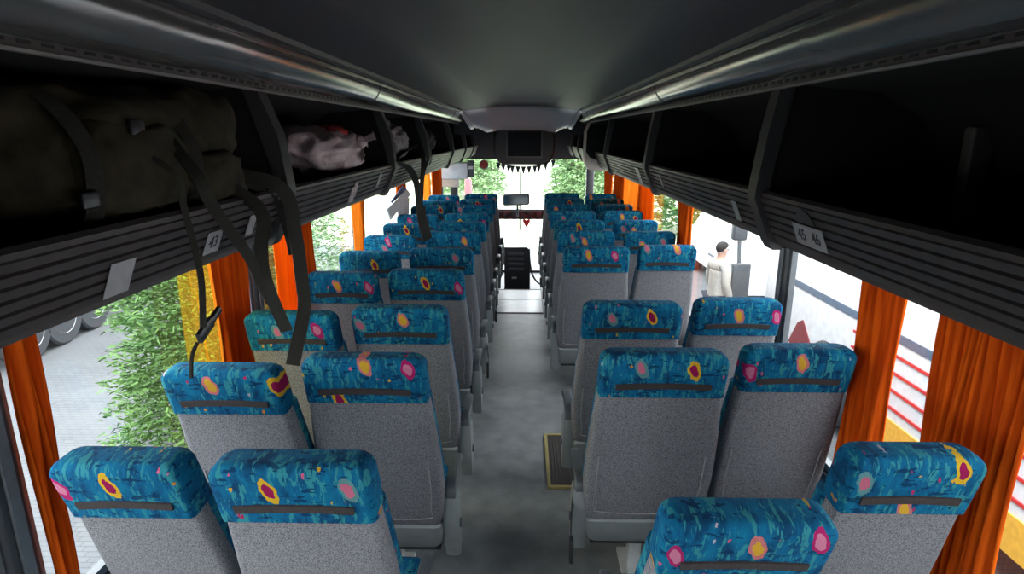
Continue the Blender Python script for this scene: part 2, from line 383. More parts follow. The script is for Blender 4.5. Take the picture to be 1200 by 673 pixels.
# ------------------------------------------------------------------ luggage racks
def rack_dx(s): return -.03 if s < 0 else .0
def panel_pt(s, Y, t, out=0.0):
    """point on the ribbed front: t=0 lip, t=1 lower edge"""
    a = Vector((s * (.762 + rack_dx(s)), 1.918)); c = Vector((s * (.817 + rack_dx(s)), 1.785)); p = a.lerp(c, t)
    n_ = Vector((-s * .924, -.382)); p += n_ * out
    return Vector((p.x, Y, p.y))
racks = {}
for s, nm in ((-1, 'left'), (1, 'right')):
    dx = rack_dx(s)
    root = empty('luggage_rack', (s * 1.29, Y0, 1.76)); racks[s] = root
    tag(root, 'open overhead luggage rack with ribbed dark front along the %s windows' % nm, 'luggage rack', 'overhead luggage racks')
    off = Vector((-s * 1.29, -Y0, -1.76))
    def P(mb, name, m, **kw):
        o = mb.build(name, m, root, **kw); o.location = off; return o
    ye = 10.25
    a = Vector((.762, 1.918)); c = Vector((.817, 1.785)); n_ = Vector((-.924, -.382)); pts = [(.80, 1.93), (.772, 1.936), (.760, 1.928)]
    nr = 6
    for i in range(nr):
        for (t, d) in ((.04, 0), (.10, .0055), (.78, .0055), (.86, 0), (.98, -.004)):
            q = a.lerp(c, (i + t) / nr); pts.append(tuple(q + n_ * d))
    pts += [(.822, 1.772), (.838, 1.768), (.845, 1.78)]
    bk = [(.86, 1.80), (.82, 1.90)]
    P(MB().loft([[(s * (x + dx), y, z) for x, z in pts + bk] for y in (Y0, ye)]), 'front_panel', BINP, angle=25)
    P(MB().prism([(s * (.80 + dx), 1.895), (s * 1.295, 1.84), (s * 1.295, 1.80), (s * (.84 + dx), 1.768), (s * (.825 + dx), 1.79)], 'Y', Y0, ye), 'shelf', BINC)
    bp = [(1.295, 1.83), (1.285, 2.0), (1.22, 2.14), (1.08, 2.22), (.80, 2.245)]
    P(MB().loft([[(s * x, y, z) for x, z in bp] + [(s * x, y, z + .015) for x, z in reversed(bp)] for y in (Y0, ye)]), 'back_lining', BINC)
    divs = {-1: [.35, 1.93, 3.55, 4.85, 6.55, 8.0, 9.3], 1: [.30, 1.88, 3.60, 5.45, 7.0, 8.2, 9.3]}[s]
    for y in divs:
        pl = [(.798, 2.245), (.775 + dx, 2.10), (.752 + dx, 1.94), (.752 + dx, 1.915), (.806 + dx, 1.782), (.815 + dx, 1.758), (.86 + dx, 1.755), (1.28, 1.80), (1.28, 2.02), (1.21, 2.14), (1.08, 2.22)]
        d = MB().prism([(s * x, z) for x, z in pl], 'Y', y - .022, y + .022)
        # thicker front edge frame
        fe = [(.786, 2.245), (.760 + dx, 2.10), (.742 + dx, 1.945), (.740 + dx, 1.912), (.796 + dx, 1.776), (.812 + dx, 1.752), (.84 + dx, 1.752), (.83 + dx, 1.79), (.782 + dx, 1.92), (.79 + dx, 2.0), (.83, 2.245)]
        d.prism([(s * x, z) for x, z in fe], 'Y', y - .032, y + .032)
        d.m = [0] * 13 + [1] * (len(d.m) - 13)
        P(d, 'divider', [BINC, BIND], angle=30)  # plates share the near-black carpet colour, rack shade put into it
    if s > 0:
        P(MB().rbox(1.20, 1.26, 1.62, 1.66, 1.86, 2.12, .008), 'bracket', M('bracket_grey', (.12, .11, .10), None, 20, .5))

# ------------------------------------------------------------------ stickers on the rack fronts
def sticker(s, Y, w, h, t, label, texts=(), mat=None, poly=None, group=None, name='seat_number_sticker'):
    c = panel_pt(s, Y, t, .0085)
    # frame: u along Y (reading direction from the aisle), v up the slope
    u = Vector((0, 1 if s < 0 else -1, 0)); v = (panel_pt(s, Y, 0) - panel_pt(s, Y, 1)).normalized(); n_ = u.cross(v)
    poly = poly or [(-w / 2, -h / 2), (w / 2, -h / 2), (w / 2, h / 2), (-w / 2, h / 2)]
    mb = MB(); mb.loft([[u * a + v * b + n_ * e for a, b in poly] for e in (0, .0015)])
    o = mb.build(name, mat or STK, None, False); o.location = c
    for (txt, dx_, size) in texts:
        cu = bpy.data.curves.new('numerals', 'FONT'); cu.body = txt; cu.size = size; cu.align_x = 'CENTER'; cu.align_y = 'CENTER'; cu.extrude = .0003; cu.offset = .0008
        tmp = bpy.data.objects.new('numerals', cu); col.objects.link(tmp); me = bpy.data.meshes.new_from_object(tmp); bpy.data.objects.remove(tmp)
        me.materials.clear(); me.materials.append(INK); to = bpy.data.objects.new('numerals', me); col.objects.link(to); to.parent = o
        m = Matrix((u, v, n_)).transposed().to_4x4(); m.translation = u * dx_ + n_ * .002; to.matrix_local = m
    tag(o, label, 'sticker', group); return o
sticker(1, 1.565, .17, .062, .56, 'white sticker numbered 45 and 46 on the right rack front', [('45', -.04, .045), ('46', .04, .045)])
hp = [(-.055, -.0), (.055, 0), (.035, .03), (.0, .045), (-.035, .03)]
sticker(1, 1.565, .1, .03, .30, 'dark roof-shaped badge just above the 45 46 sticker', mat=BIND, poly=hp, name='badge')
sticker(-1, 1.49, .075, .062, .60, 'white sticker numbered 43 on the left rack front behind a strap', [('43', 0, .045)])
sticker(-1, 1.70, .045, .062, .50, 'small blank white sticker right of the number 43 sticker', name='blank_sticker')
sticker(-1, 1.13, .075, .075, .66, 'large blank white sticker nearest the camera on the left rack', name='blank_sticker')
hp2 = [(-.045, -.05), (.045, -.05), (.05, .02), (0, .06), (-.05, .02)]
PINKS = M('worn_sticker', (.50, .42, .42), (.16, .12, .12), 60, .6, lo=.42, hi=.55)
sticker(-1, 2.78, .1, .1, .55, 'worn pinkish house-shaped sticker below the plastic bag on left rack', mat=PINKS, poly=hp2, name='worn_sticker')
sticker(-1, 3.25, .05, .085, .40, 'narrow white sticker left of a divider on the left rack', name='blank_sticker')
GRS = M('grey_sticker', (.33, .36, .36), None, 40, .5)
sticker(1, 2.12, .05, .075, .55, 'grey blank sticker beside the divider above the person outside', mat=GRS, name='blank_sticker')
sticker(1, 3.28, .04, .07, .40, 'small grey sticker just right of the second divider on right rack', mat=GRS, name='blank_sticker')
sticker(1, 3.95, .12, .11, .55, 'crumpled shiny sticker left of the second divider on right rack', mat=M('torn_foil', (.5, .5, .48), (.05, .05, .05), 55, .3, lo=.45, hi=.52), name='worn_sticker')

# ------------------------------------------------------------------ seats
TILT = math.tan(R(15)); ZT = 1.30
def ly(z): return (ZT - z) * TILT
WT = [(.41, .44), (.47, .480), (.62, .505), (.85, .492), (1.10, .452), (1.30, .440)]
def section(z, w, ya, yb, rr_, rf):
    """ring in the XY plane with different rear and front corner radii"""
    pts = []; n = 4; h = w / 2
    for cx, cy, a0, r in ((h - rr_, ya + rr_, -90, rr_), (h - rf, yb - rf, 0, rf), (-h + rf, yb - rf, 90, rf), (-h + rr_, ya + rr_, 180, rr_)):
        for i in range(n + 1):
            a = R(a0 + 90 * i / n); pts.append((cx + r * math.cos(a), cy + r * math.sin(a), z))
    return pts

def make_seat(aisle, wf=1.0):
    """aisle: 0 window seat, -1 / +1 armrest on that side"""
    root = empty('coach_seat')
    # headrest cover
    rings = []
    for z in (1.102, 1.107, 1.13, 1.17, 1.21):
        ins = .012 if z < 1.105 else 0
        rings.append(section(z, .448 * wf - 2 * ins, ly(z) - .012 + ins, ly(z) + .115 - ins, .022, .045))
    r = .048
    for i in range(1, 8):
        a = R(90 * i / 7); z = ZT - r + r * math.sin(a); ins = r * (1 - math.cos(a))
        rings.append(section(z, .446 * wf - 2 * ins * .95, ly(z) - .012 + ins * .75, ly(z) + .115 - ins * .75, max(.022 - ins * .2, .008), max(.045 - ins * .4, .008)))
    hd = MB().loft(rings).build('headrest', VEL, root)
    # piping seam on the headrest edge
    gm = MB(); n = 14
    pts = [((-.168 + .336 * i / n) * wf, ly(1.158 + .004 * math.sin(math.pi * i / n)) - .0155, 1.158 + .006 * math.sin(math.pi * i / n)) for i in range(n + 1)]
    gm.strap(pts, .025, (0, -TILT, 1), .006)
    gm.build('grab_strip', STRIP, hd)
    # grey back shell
    rings = []
    for z in (.42, .426, .44, .47, .54, .65, .78, .90, 1.02, 1.11):
        ins = .012 if z < .422 else (.003 if z < .43 else 0)
        rings.append(section(z, lerp(z, WT) * wf - 2 * ins, ly(z) + ins, ly(z) + .062, .03, .008))
    bp = MB().loft(rings).build('back_panel', TWEED, root)
    zs = [.80, .73, .62, .53, .482]; sp = [(-lerp(z, WT) * wf / 2 + .055 - (.012 if z < .50 else 0) - .02 * (z - .47), z) for z in zs]
    path = sp + [(-.15, .470), (0, .468), (.15, .470)] + [(-x, z) for x, z in reversed(sp)]
    MB().tube([(x, ly(z) - .001, z) for x, z in path], .0032, 5).build('seam', M('seam_thread', (.22, .22, .225), None, 40, .9), bp)
    # blue seat back body with side wings
    rings = []
    for z in (.39, .42, .52, .65, .82, 1.0, 1.11):
        w = lerp(max(z, .45), WT) - .004
        rings.append(section(z, w * wf, ly(z) + .055, ly(z) + .145, .01, .05))
    MB().loft(rings).build('backrest', VELP, root)
    # lower plastic cover
    rings = []
    for z, w, ya, yb in ((.275, .40, .305, .37), (.28, .43, .285, .39), (.30, .455, .268, .40), (.365, .470, .242, .40), (.425, .472, .222, .40), (.435, .462, .227, .39)):
        rings.append(section(z, w * wf, ya, yb, .035, .01))
    lc = MB().loft(rings).build('lower_cover', PLG, root)
    MB().box(-.225, .225, .292, .39, .262, .277).build('cover_edge', BLK, lc)
    # cushion
    rings = []
    for z, i in ((.300, .02), (.315, 0), (.40, 0), (.435, .008), (.45, .03), (.455, .06)):
        rings.append([(x, y, z + (.02 if z > .39 else 0) * max(0, (y - .5) / .2)) for x, y in rrect(-.238 + i, .238 - i, .355 + i, .71 - i, .05, 4)])
    MB().loft(rings).build('cushion', VELP, root)
    # pedestal
    lg = MB(); lg.rbox(-.03, .03, .36, .43, .02, .30, .008); lg.rbox(-.05, .05, .31, .58, 0, .025, .006)
    lg.build('leg', LEGM, root)
    if aisle:
        s = aisle; xi, xo = s * .248, s * .312
        xa, xb = sorted((xi, xo))
        a = MB(); poly = [(.245, .575), (.32, .575), (.385, .50), (.40, .36), (.39, .25), (.34, .215), (.30, .225), (.268, .32), (.24, .45), (.23, .54)]
        rings = []
        for t, ins in ((0, .012), (.15, .003), (.3, 0), (.7, 0), (.85, .003), (1, .012)):
            cxm = sum(p[0] for p in poly) / len(poly); czm = sum(p[1] for p in poly) / len(poly)
            rings.append([(xa + (xb - xa) * t, y + (cxm - y) * ins * 6, z + (czm - z) * ins * 3) for y, z in poly])
        ap = a.loft(rings).build('armrest_panel', PLG, root)
        MB().lathe([(.0, 0), (.022, 0), (.022, .006), (.018, .01), (0, .01)], (xo if s > 0 else xo - .01, .33, .38), 'X', 14).build('adjuster_knob', PLD, ap)
        arm = MB(); pth = spline([(.262, .52), (.258, .578), (.29, .612), (.40, .618), (.50, .610), (.53, .595)], 5)
        c_ = s * .282
        rings = []
        for i, p in enumerate(pth):
            hw = .024 if 0 < i < len(pth) - 1 else .014; hh = .017 if 0 < i < len(pth) - 1 else .01
            t = Vector(pth[min(i + 1, len(pth) - 1)]) - Vector(pth[max(i - 1, 0)]); t.normalize(); nx, nz = -t[1], t[0]
            rings.append([(c_ + u, p[0] + nx * v, p[1] + nz * v) for u, v in rrect(-hw, hw, -hh, hh, .009, 3)])
        arm.loft(rings).build('armrest', PLD, root)
    return root

def add_belt(root, s):
    b = MB(); x = s * .318
    b.strap(spline([(x - s * .01, .27, .52), (x, .23, .47), (x + s * .006, .19, .40), (x + s * .004, .18, .36)], 5), .028, (0, 1, .3), .004)
    b.rbox(*sorted((x - s * .006, x + s * .012)), .16, .205, .25, .37, .006)
    b.build('seat_belt', BLK, root)
def add_inner_handle(root, s):
    b = MB(); x = s * .25
    b.tube(spline([(s * .20, .22, .86), (x - s * .005, .20, .885), (x + s * .01, .20, .86), (x + s * .012, .23, .74), (x + s * .0, .28, .55)], 6), .013, 8)
    b.build('grab_handle', PLD, root)

protos = {0: make_seat(0, .96), -1: make_seat(-1, 1.09), 1: make_seat(1, 1.04)}
used = set()
ORD = ['first', 'second', 'third', 'fourth', 'fifth', 'sixth', 'seventh', 'eighth', 'ninth', 'tenth', 'eleventh']
# motif codes: 0.1 yellow ring + dark red, .35 pale + pink, .6 pink + yellow, .85 magenta + pink
DEF = {'a': [(-.12, 1.27, .1), (.14, 1.28, .85), (.02, 1.25, .6)], 'b': [(.0, 1.275, .1), (.19, 1.26, .35), (-.17, 1.15, .85)]}
cols = {
 'L1': (-1.06, 0, [1.40, 2.02, 2.66, 3.44, 4.12, 4.80, 5.48, 6.10, 6.88, 7.50, 8.20], 'window seat on the left'),
 'L2': (-.56, 1, [1.35, 2.05, 2.72, 3.50, 4.19, 4.95, 5.62, 6.18, 6.97, 7.65, 8.37], 'aisle seat left of the aisle'),
 'R1': (.575, -1, [1.27, 2.11, 2.80, 4.31, 5.05, 5.72, 6.47, 7.08, 7.75, 8.45], 'aisle seat right of the aisle'),
 'R2': (1.115, 0, [1.42, 2.18, 2.86, 4.39, 5.02, 5.72, 6.47, 7.08, 7.75, 8.37], 'window seat on the right'),
}
MOT = {  # headrest motifs seen in the photograph: (x, z, colour code)
 ('L1', 0): [(-.19, 1.220, .85), (-.02, 1.230, .1), (.30, 1.170, .1)], ('L2', 0): [(-.06, 1.220, .1), (.17, 1.230, .35), (.3, 1, .1)],
 ('L1', 1): [(-.03, 1.240, .6), (.21, 1.230, .1), (.3, 1, .1)], ('L2', 1): [(.01, 1.270, .6), (.17, 1.260, .85), (-.1, 1.120, .1)],
 ('L1', 2): [(-.06, 1.210, .35), (.13, 1.220, .85), (.3, 1, .1)], ('L2', 2): [(.02, 1.240, .6), (-.19, 1.210, .35), (.3, 1, .1)],
 ('L1', 3): [(-.02, 1.220, .6), (.17, 1.210, .85), (.3, 1, .1)], ('L2', 3): [(0, 1.220, .1), (.3, 1, .1), (.2, 1.190, .85)],
 ('R1', 0): [(.02, 1.230, .6), (-.20, 1.190, .85), (.19, 1.250, .85)], ('R2', 0): [(.13, 1.260, .1), (-.17, 1.220, .35), (.0, 1.120, .6)],
 ('R1', 1): [(.11, 1.230, .1), (-.09, 1.240, .35), (.3, 1, .1)], ('R2', 1): [(0, 1.240, .6), (-.19, 1.200, .85), (.3, 1, .1)],
 ('R1', 2): [(.09, 1.230, .1), (-.1, 1.220, .35), (.3, 1, .1)], ('R2', 2): [(.0, 1.220, .6), (.19, 1.210, .85), (.3, 1, .1)],
 ('R1', 3): [(-.06, 1.240, .6), (.13, 1.240, .85), (.3, 1, .1)], ('R2', 3): [(-.16, 1.280, .35), (.06, 1.280, .6), (.3, 1, .1)],
}
rl = random.Random(3)
recl = {('R1', 0): 7.0, ('R2', 0): 1.5, ('L1', 0): 3.5, ('L2', 0): 1.5, ('L1', 1): 3.5, ('L1', 2): 2.0}
for key, (cx, arm, ys, desc) in cols.items():
    for i, y in enumerate(ys):
        p = protos[arm]
        if arm in used: o = copy_tree(p)
        else: o = p; used.add(arm)
        o.location = (cx + {('L1', 0): .035, ('R1', 0): -.02, ('R2', 0): -.045}.get((key, i), 0), y, 0)   # the back row stands a little closer in
        row = 'nearest the camera' if i == 0 else ('in the farthest row' if i == len(ys) - 1 else '%s from camera' % ORD[i])
        tag(o, 'grey coach seat, blue headrest, %s, %s' % (desc, row), 'seat', 'coach seats')
        ms = MOT.get((key, i)) or [(rl.uniform(-.16, .16), rl.uniform(1.20, 1.26), rl.choice((.1, .6, .35, .85))), (rl.uniform(-.2, .2) + (.6 if rl.random() < .5 else 0), rl.uniform(1.17, 1.27), rl.choice((.35, .85, .6))), (.3, 1.0, .1)]
        rc = recl.get((key, i), rl.uniform(-.8, .8))
        piv = Vector((0, .30, .42)); T = Matrix.Translation(piv) @ Matrix.Rotation(R(rc), 4, 'X') @ Matrix.Translation(-piv)
        for c in kids(o):
            st = c.name.split('.')[0]
            if st in ('headrest', 'back_panel', 'backrest'): c.matrix_local = T
            if st == 'headrest':
                for nm, m in zip(('motif_a', 'motif_b', 'motif_c'), ms): c[nm] = [float(v) for v in m]
        o.scale = ({'L1': .80, 'L2': .90, 'R1': .81, 'R2': .81}[key] if i == 0 else 1, 1, 1)
        o['_k'] = key + str(i)
seat = {o['_k']: o for o in col.objects if '_k' in o}
for o in seat.values(): del o['_k']
for k_ in ('R10', 'R13', 'R17'):
    pass
add_belt(seat['R11'], -1); add_belt(seat['L24'], 1); add_belt(seat['R17'], -1); add_belt(seat['L26'], 1)
add_inner_handle(seat['R22'], -1)

# ------------------------------------------------------------------ stairwell mat beside the aisle
pa, pb = at_z(643, 512, 0), at_z(643, 571, 0)
x0 = (pa.x + pb.x) / 2
mt = empty('step_mat', (x0, pb.y, .0))
b = MB(); L_ = pa.y - pb.y
b.box(0.0, .45, 0, L_, 0.001, .008)
i = 0
while .02 + i * .022 < .44: b.box(.015 + i * .022, .015 + i * .022 + .012, .015, L_ - .015, .008, .013); i += 1
b.build('ribbed_mat', M('mat_rubber', (.06, .05, .045), None, 30, .6), mt)
f = MB(); f.box(-.02, .45, -.022, 0, .001, .015); f.box(-.02, 0, 0, L_, .001, .015); f.box(-.02, .45, L_, L_ + .02, .001, .015)
f.build('metal_edge', M('brass_edge', (.50, .40, .16), None, 20, .4, .5), mt)
tag(mt, 'ribbed dark mat with brass edging beside the aisle at the middle door step', 'mat')

# ------------------------------------------------------------------ curtains
def curtain(s, ya, yb, label, mat=None, zb=.66, zt=1.80, folds=None, amp=.028, x=None, flare=0.0):
    wdt = yb - ya; folds = folds or max(3, int(wdt / .055)); n = folds * 8; x = x or WX - .045
    root = empty('window_curtain', (s * x, (ya + yb) / 2, zb)); nz = 14; verts = []; faces = []
    ph = random.random() * 6; fr = [random.uniform(.7, 1.3) for _ in range(folds + 2)]
    for k_ in range(nz + 1):
        t = k_ / nz; z = zb + (zt - zb) * t
        for i in range(n + 1):
            u = i / n; a = amp * fr[int(u * folds)] * (1 - .35 * t)
            squeeze = 1 + flare * (1 - t)
            yy = (u - .5) * wdt * squeeze + .01 * math.sin(3 * t + ph + u * 9)
            xx = a * math.sin(2 * math.pi * u * folds + .5 * math.sin(2.5 * t + ph)) + .006 * math.sin(7 * t + 11 * u + ph)
            verts.append((s * xx, yy, z - zb))
    for k_ in range(nz):
        for i in range(n): a = k_ * (n + 1) + i; faces.append((a, a + 1, a + n + 2, a + n + 1))
    mb = MB(); mb.add(verts, faces); o = mb.build('drape', mat or CURT, root, True, 180)
    so = o.modifiers.new('thick', 'SOLIDIFY'); so.thickness = .0015
    h = MB(); h.rbox(-.018, .018, -wdt / 2, wdt / 2, zt - zb, zt - zb + .022, .006); h.build('heading_tape', M('curtain_tape', (.25, .06, .01), None, 30, .8), root)
    tag(root, label, 'curtain', 'orange window curtains'); return root
def span(s, px0, px1, py):
    a = at_x(px0, py, s * (WX - .045)).y; b_ = at_x(px1, py, s * (WX - .045)).y
    return min(a, b_), max(a, b_)
def cur(s, px0, px1, py, label, **kw):
    a, b_ = span(s, px0, px1, py); return curtain(s, a, b_, label, **kw)
cur(1, 1098, 1215, 430, 'wide deep orange curtain in heavy folds, nearest on the right', amp=.035, folds=11)
cur(1, 1003, 1052, 400, 'dark orange curtain hanging straight, second on the right windows')
cur(1, 797, 810, 250, 'narrow orange curtain beside the post behind the person outside')
cur(1, 749, 764, 235, 'bright orange curtain above the far right window seats', mat=CURT_LIT)
cur(1, 733, 748, 222, 'orange curtain coloured pale amber for backlight, spread wide near the front on the right', mat=CURT_BACKLIT)
cur(1, 721, 731, 215, 'red orange curtain second from the front on the right')
cur(1, 710, 717, 210, 'small orange curtain beside the front right black post')
cur(-1, 44, 68, 560, 'dark rust curtain at the bottom left corner of the view', amp=.02)
D1 = cur(-1, 254, 293, 360, 'orange curtain bunched beside the post, behind the hanging buckle')
cur(-1, 214, 252, 360, 'yellow curtain reflection made as a see-through sheet over the fir tree', mat=CURT_REFL, folds=4, amp=.008)  # added sheet that imitates a curtain reflection in the pane
cur(-1, 344, 365, 280, 'dark red orange curtain behind the widest hanging strap')
cur(-1, 322, 343, 300, 'lighter orange curtain just left of the dark red one', mat=CURT_LIT)
cur(-1, 414, 425, 255, 'orange curtain coloured amber for backlight, beside the second left window post', mat=CURT_BACKLIT)
cur(-1, 466, 474, 230, 'orange curtain pulled back behind the hanging strap end', folds=3)
cur(-1, 497, 503, 215, 'thin orange curtain coloured amber for backlight near the front left', mat=CURT_BACKLIT, folds=3)
cur(-1, 507, 516, 215, 'bright orange curtain at the front left window')

# ------------------------------------------------------------------ backpack and other things in the racks
OLV = M('olive_canvas', (.030, .023, .005), (.013, .010, .003), 25, .9, bump=.5, bscale=14)
OLVD = M('dark_webbing', (.022, .020, .014), None, 200, .9, bump=.3)
BUC = M('buckle_plastic', (.015, .015, .016), None, 40, .35)
bk = empty('backpack', (-1.02, 1.35, 1.90))
def loc(p): return tuple(Vector(p) - Vector((-1.02, 1.35, 1.90)))
b = MB(); b.blob(loc((-1.03, 1.43, 2.055)), (.24, .42, .155), 40, 22, .16, 3.5, 1, .55)
b.build('body', OLV, bk, angle=180)
b = MB(); b.blob(loc((-.93, 1.66, 2.13)), (.16, .15, .09), 24, 14, .2, 4, 4, .6); b.build('lid', OLV, bk, angle=180)
b = MB(); b.blob(loc((-.83, 1.28, 2.03)), (.075, .17, .10), 24, 14, .2, 4, 9, .6); b.build('pocket', OLV, bk, angle=180)
b = MB(); b.blob(loc((-.82, 1.60, 1.99)), (.07, .13, .07), 24, 14, .2, 4, 12, .6); b.build('pocket', OLV, bk, angle=180)
def on_bin(px, py, X=-.755): return loc(at_x(px, py, X))
wy = (.72, .69, 0)
def bstrap(pix, w, X=-.745, name='strap', start=None, wd=wy):
    pts = [loc(start)] if start else []
    pts += [on_bin(px, py, X) for px, py in pix]
    return MB().strap(spline(pts, 6), w, wd, .004).build(name, OLVD, bk)
bstrap([(206, 205), (216, 245), (228, 290), (236, 330), (238, 384)], .014, -.715, start=(-.80, 1.28, 2.08))
bstrap([(232, 208), (246, 236), (269, 270), (291, 300), (307, 333), (317, 354)], .028, -.705, start=(-.80, 1.42, 2.10))
bstrap([(304, 245), (306, 290), (309, 320), (320, 352), (336, 388)], .036, -.695, start=(-.82, 1.62, 2.0), wd=(.9, .4, 0))
bstrap([(322, 235), (337, 275), (342, 298)], .022, -.73, start=(-.80, 1.68, 2.0))
bstrap([(331, 222), (347, 280), (354, 330), (356, 365), (343, 428)], .042, -.685, start=(-.82, 1.72, 2.0), wd=(.8, .6, .1))
# chest-strap buckle on its cord
b = MB(); c_ = at_x(245, 380, -.735)
d1 = (at_x(258, 362, -.735) - at_x(231, 402, -.735)).normalized(); d2 = Vector((1, 0, 0)); d3 = d1.cross(d2)
for (h0, h1, hw) in ((-.055, .012, .014), (.012, .06, .009)):
    b.loft([[loc(c_ + d1 * h + d2 * u + d3 * v) for u, v in rrect(-.006, .006, -hw, hw, .003, 2)] for h in (h0, h1)])
b.build('buckle', BUC, bk)
MB().tube(spline([on_bin(231, 402, -.735), on_bin(225, 418, -.735), on_bin(224, 443, -.735)], 5), .005, 6).build('cord', OLVD, bk)
for (px, py) in ((105, 235), (285, 225), (160, 150)):
    b = MB(); q = Vector(on_bin(px, py, -.77)); b.rbox(q.x - .006, q.x + .006, q.y - .022, q.y + .022, q.z - .016, q.z + .016, .004)
    b.build('buckle', BUC, bk)
for yy in (1.12, 1.48):
    pts = [loc((-1.05, yy, 2.215)), loc((-.86, yy, 2.18)), loc((-.775, yy, 2.08)), loc((-.775, yy, 1.97)), loc((-.80, yy, 1.92))]
    MB().strap(spline(pts, 5), .03, wy, .004).build('strap', OLVD, bk)
tag(bk, 'big olive backpack with dangling straps lying in the left rack', 'backpack')

def sack(name, c, rad, label, mat, cat, seed, knot=None, knotmat=None, amp=.22):
    e = empty(name, (c[0], c[1], c[2] - rad[2])); q = (0, 0, rad[2])
    MB().blob(q, rad, 48, 28, amp, 4, seed, .9).build('body', mat, e, angle=180)
    if knot:
        b_ = MB(); kx = Vector(knot)
        b_.blob(kx, (.035, .04, .035), 14, 10, .3, 6, seed + 3)
        for a in range(4):
            d = Vector((math.cos(a * 1.7) * .05 + .02, math.sin(a * 1.7) * .09, .03 - .03 * a)); b_.strap(spline([kx, kx + d * .6, kx + d * 1.2], 4), [.02] * 4 + [.035] * 4 + [.05], (0, .4, 1), .003)
        b_.build('knot', knotmat or mat, e)
    tag(e, label, cat); return e
POLY = M('pale_polythene', (.62, .50, .50), (.42, .30, .30), 12, .35, bump=.8, bscale=22)
sk = sack('plastic_bag', (-.97, 2.95, 2.02), (.19, .42, .12), 'tied pinkish white plastic bag lying in the left rack', POLY, 'bag', 5, (.16, .18, .16))
MB().blob((.05, .05, .20), (.09, .14, .05), 18, 10, .2, 4, 8).build('red_content', M('red_cloth', (.5, .04, .04), None, 20, .7), sk)
STRI = M('pale_cotton', (.42, .38, .37), (.15, .12, .12), 14, .8, stretch=(4, 4, .4), bump=.4)
sack('cloth_bag', (-.96, 4.22, 2.05), (.18, .36, .14), 'pale striped cloth bag in the left rack beyond the plastic bag', STRI, 'bag', 15)
sb = sack('shoulder_bag', (-.93, 5.2, 2.04), (.20, .30, .13), 'black shoulder bag bulging out of the left rack, straps hanging down', M('black_nylon', (.012, .012, .013), None, 30, .6, bump=.3), 'bag', 25)
MB().blob((.13, -.15, .02), (.075, .12, .10), 20, 12, .15, 3, 33).build('pocket', MATS['black_nylon'], sb)
base = Vector(sb.location)
def lb(px, py, X): return at_x(px, py, X) - base
MB().strap(spline([Vector((.10, -.22, .12)), lb(462, 186, -.73), lb(478, 196, -.71), lb(488, 215, -.70), lb(491, 250, -.70)], 6), .045, wy, .004).build('strap', OLVD, sb)
MB().strap(spline([Vector((.12, -.2, .10)), lb(496, 190, -.70), lb(494, 220, -.70), lb(493, 250, -.70)], 6), .035, wy, .004).build('strap', OLVD, sb)
MB().strap(spline([lb(493, 244, -.695), lb(495, 258, -.695), lb(501, 281, -.695)], 6), .075, wy, .006).build('strap_pad', OLVD, sb)

# folded shade at a left window and posts outside
def tri(name, pts, y, th, m, parent=None):
    return MB().prism(pts, 'X', 0, th).build(name, m, parent, False)
q0 = at_x(462, 262, -1.28); sh = empty('folded_sunshade', tuple(q0))
def sp2(px, py): v_ = at_x(px, py, -1.28) - q0; return (v_.y, v_.z)
MB().prism([sp2(455, 245), sp2(478, 222), sp2(482, 228), sp2(459, 258)], 'X', -.02, -.008).build('white_panel', M('white_fabric', (.7, .7, .7), None, 20, .7), sh)
MB().prism([sp2(468, 236), sp2(482, 232), sp2(481, 262), sp2(470, 262)], 'X', -.034, -.022).build('white_panel', MATS['white_fabric'], sh)
MB().prism([sp2(463, 236), sp2(476, 218), sp2(480, 223), sp2(465, 241)], 'X', -.046, -.036).build('navy_panel', M('navy_fabric', (.02, .04, .12), None, 20, .7), sh)
tag(sh, 'folded white and navy sunshade at the left window behind hanging strap', 'sunshade')

# ------------------------------------------------------------------ monitors, front consoles
BRN = M('monitor_case', (.045, .038, .036), None, 20, .5); SCR = M('screen_glass', (.006, .007, .008), None, 20, .5, spec=.15)
def mon():
    e = empty('overhead_monitor', (.04, 7.35, 1.72))
    prof_ = [(-.36, .40), (-.37, .28), (-.36, .16), (-.31, .06), (-.25, .03), (.25, .03), (.31, .06), (.36, .16), (.37, .28), (.36, .40), (.24, .50), (.18, .515), (-.18, .515), (-.24, .50)]
    b_ = MB(); rings = []
    for y, k_ in ((-.02, .94), (0, 1.0), (.08, 1.0), (.36, .9)): rings.append([(x * k_, y, .27 + (z - .27) * k_) for x, z in prof_])
    b_.loft(rings).build('case', BRN, e)
    f_ = MB(); x0_, x1_, z0_, z1_ = -.20, .20, .13, .42; t = .018
    f_.box(x0_ - t, x1_ + t, -.035, -.01, z0_ - t, z0_); f_.box(x0_ - t, x1_ + t, -.035, -.01, z1_, z1_ + t); f_.box(x0_ - t, x0_, -.035, -.01, z0_, z1_); f_.box(x1_, x1_ + t, -.035, -.01, z0_, z1_)
    f_.build('bezel', M('bezel_brown', (.10, .085, .075), None, 20, .4), e)
    MB().box(x0_, x1_, -.024, -.012, z0_, z1_).build('screen', SCR, e)
    tag(e, 'dark monitor in a brown housing hung under the ceiling front', 'monitor')
mon()
BEI = M('beige_plastic', (.68, .61, .53), None, 20, .5)
e = empty('side_monitor', (.80, 6.30, 1.735))
rings = []
for y, k_ in ((-.01, .93), (0, 1), (.22, 1), (.30, .85)): rings.append([(x * k_, y, .24 + (z - .24) * k_) for x, z in [(-.14, .10), (-.10, .02), (-.04, 0), (.20, 0), (.20, .48), (-.10, .48), (-.135, .40)]])
MB().loft(rings).build('case', BEI, e)
MB().loft([[(x, y, z) for x, z in [(-.13, .20), (-.09, .14), (-.02, .115), (.195, .13), (.195, .475), (-.09, .475), (-.125, .40)]] for y in (-.03, .0)]).build('screen', SCR, e)
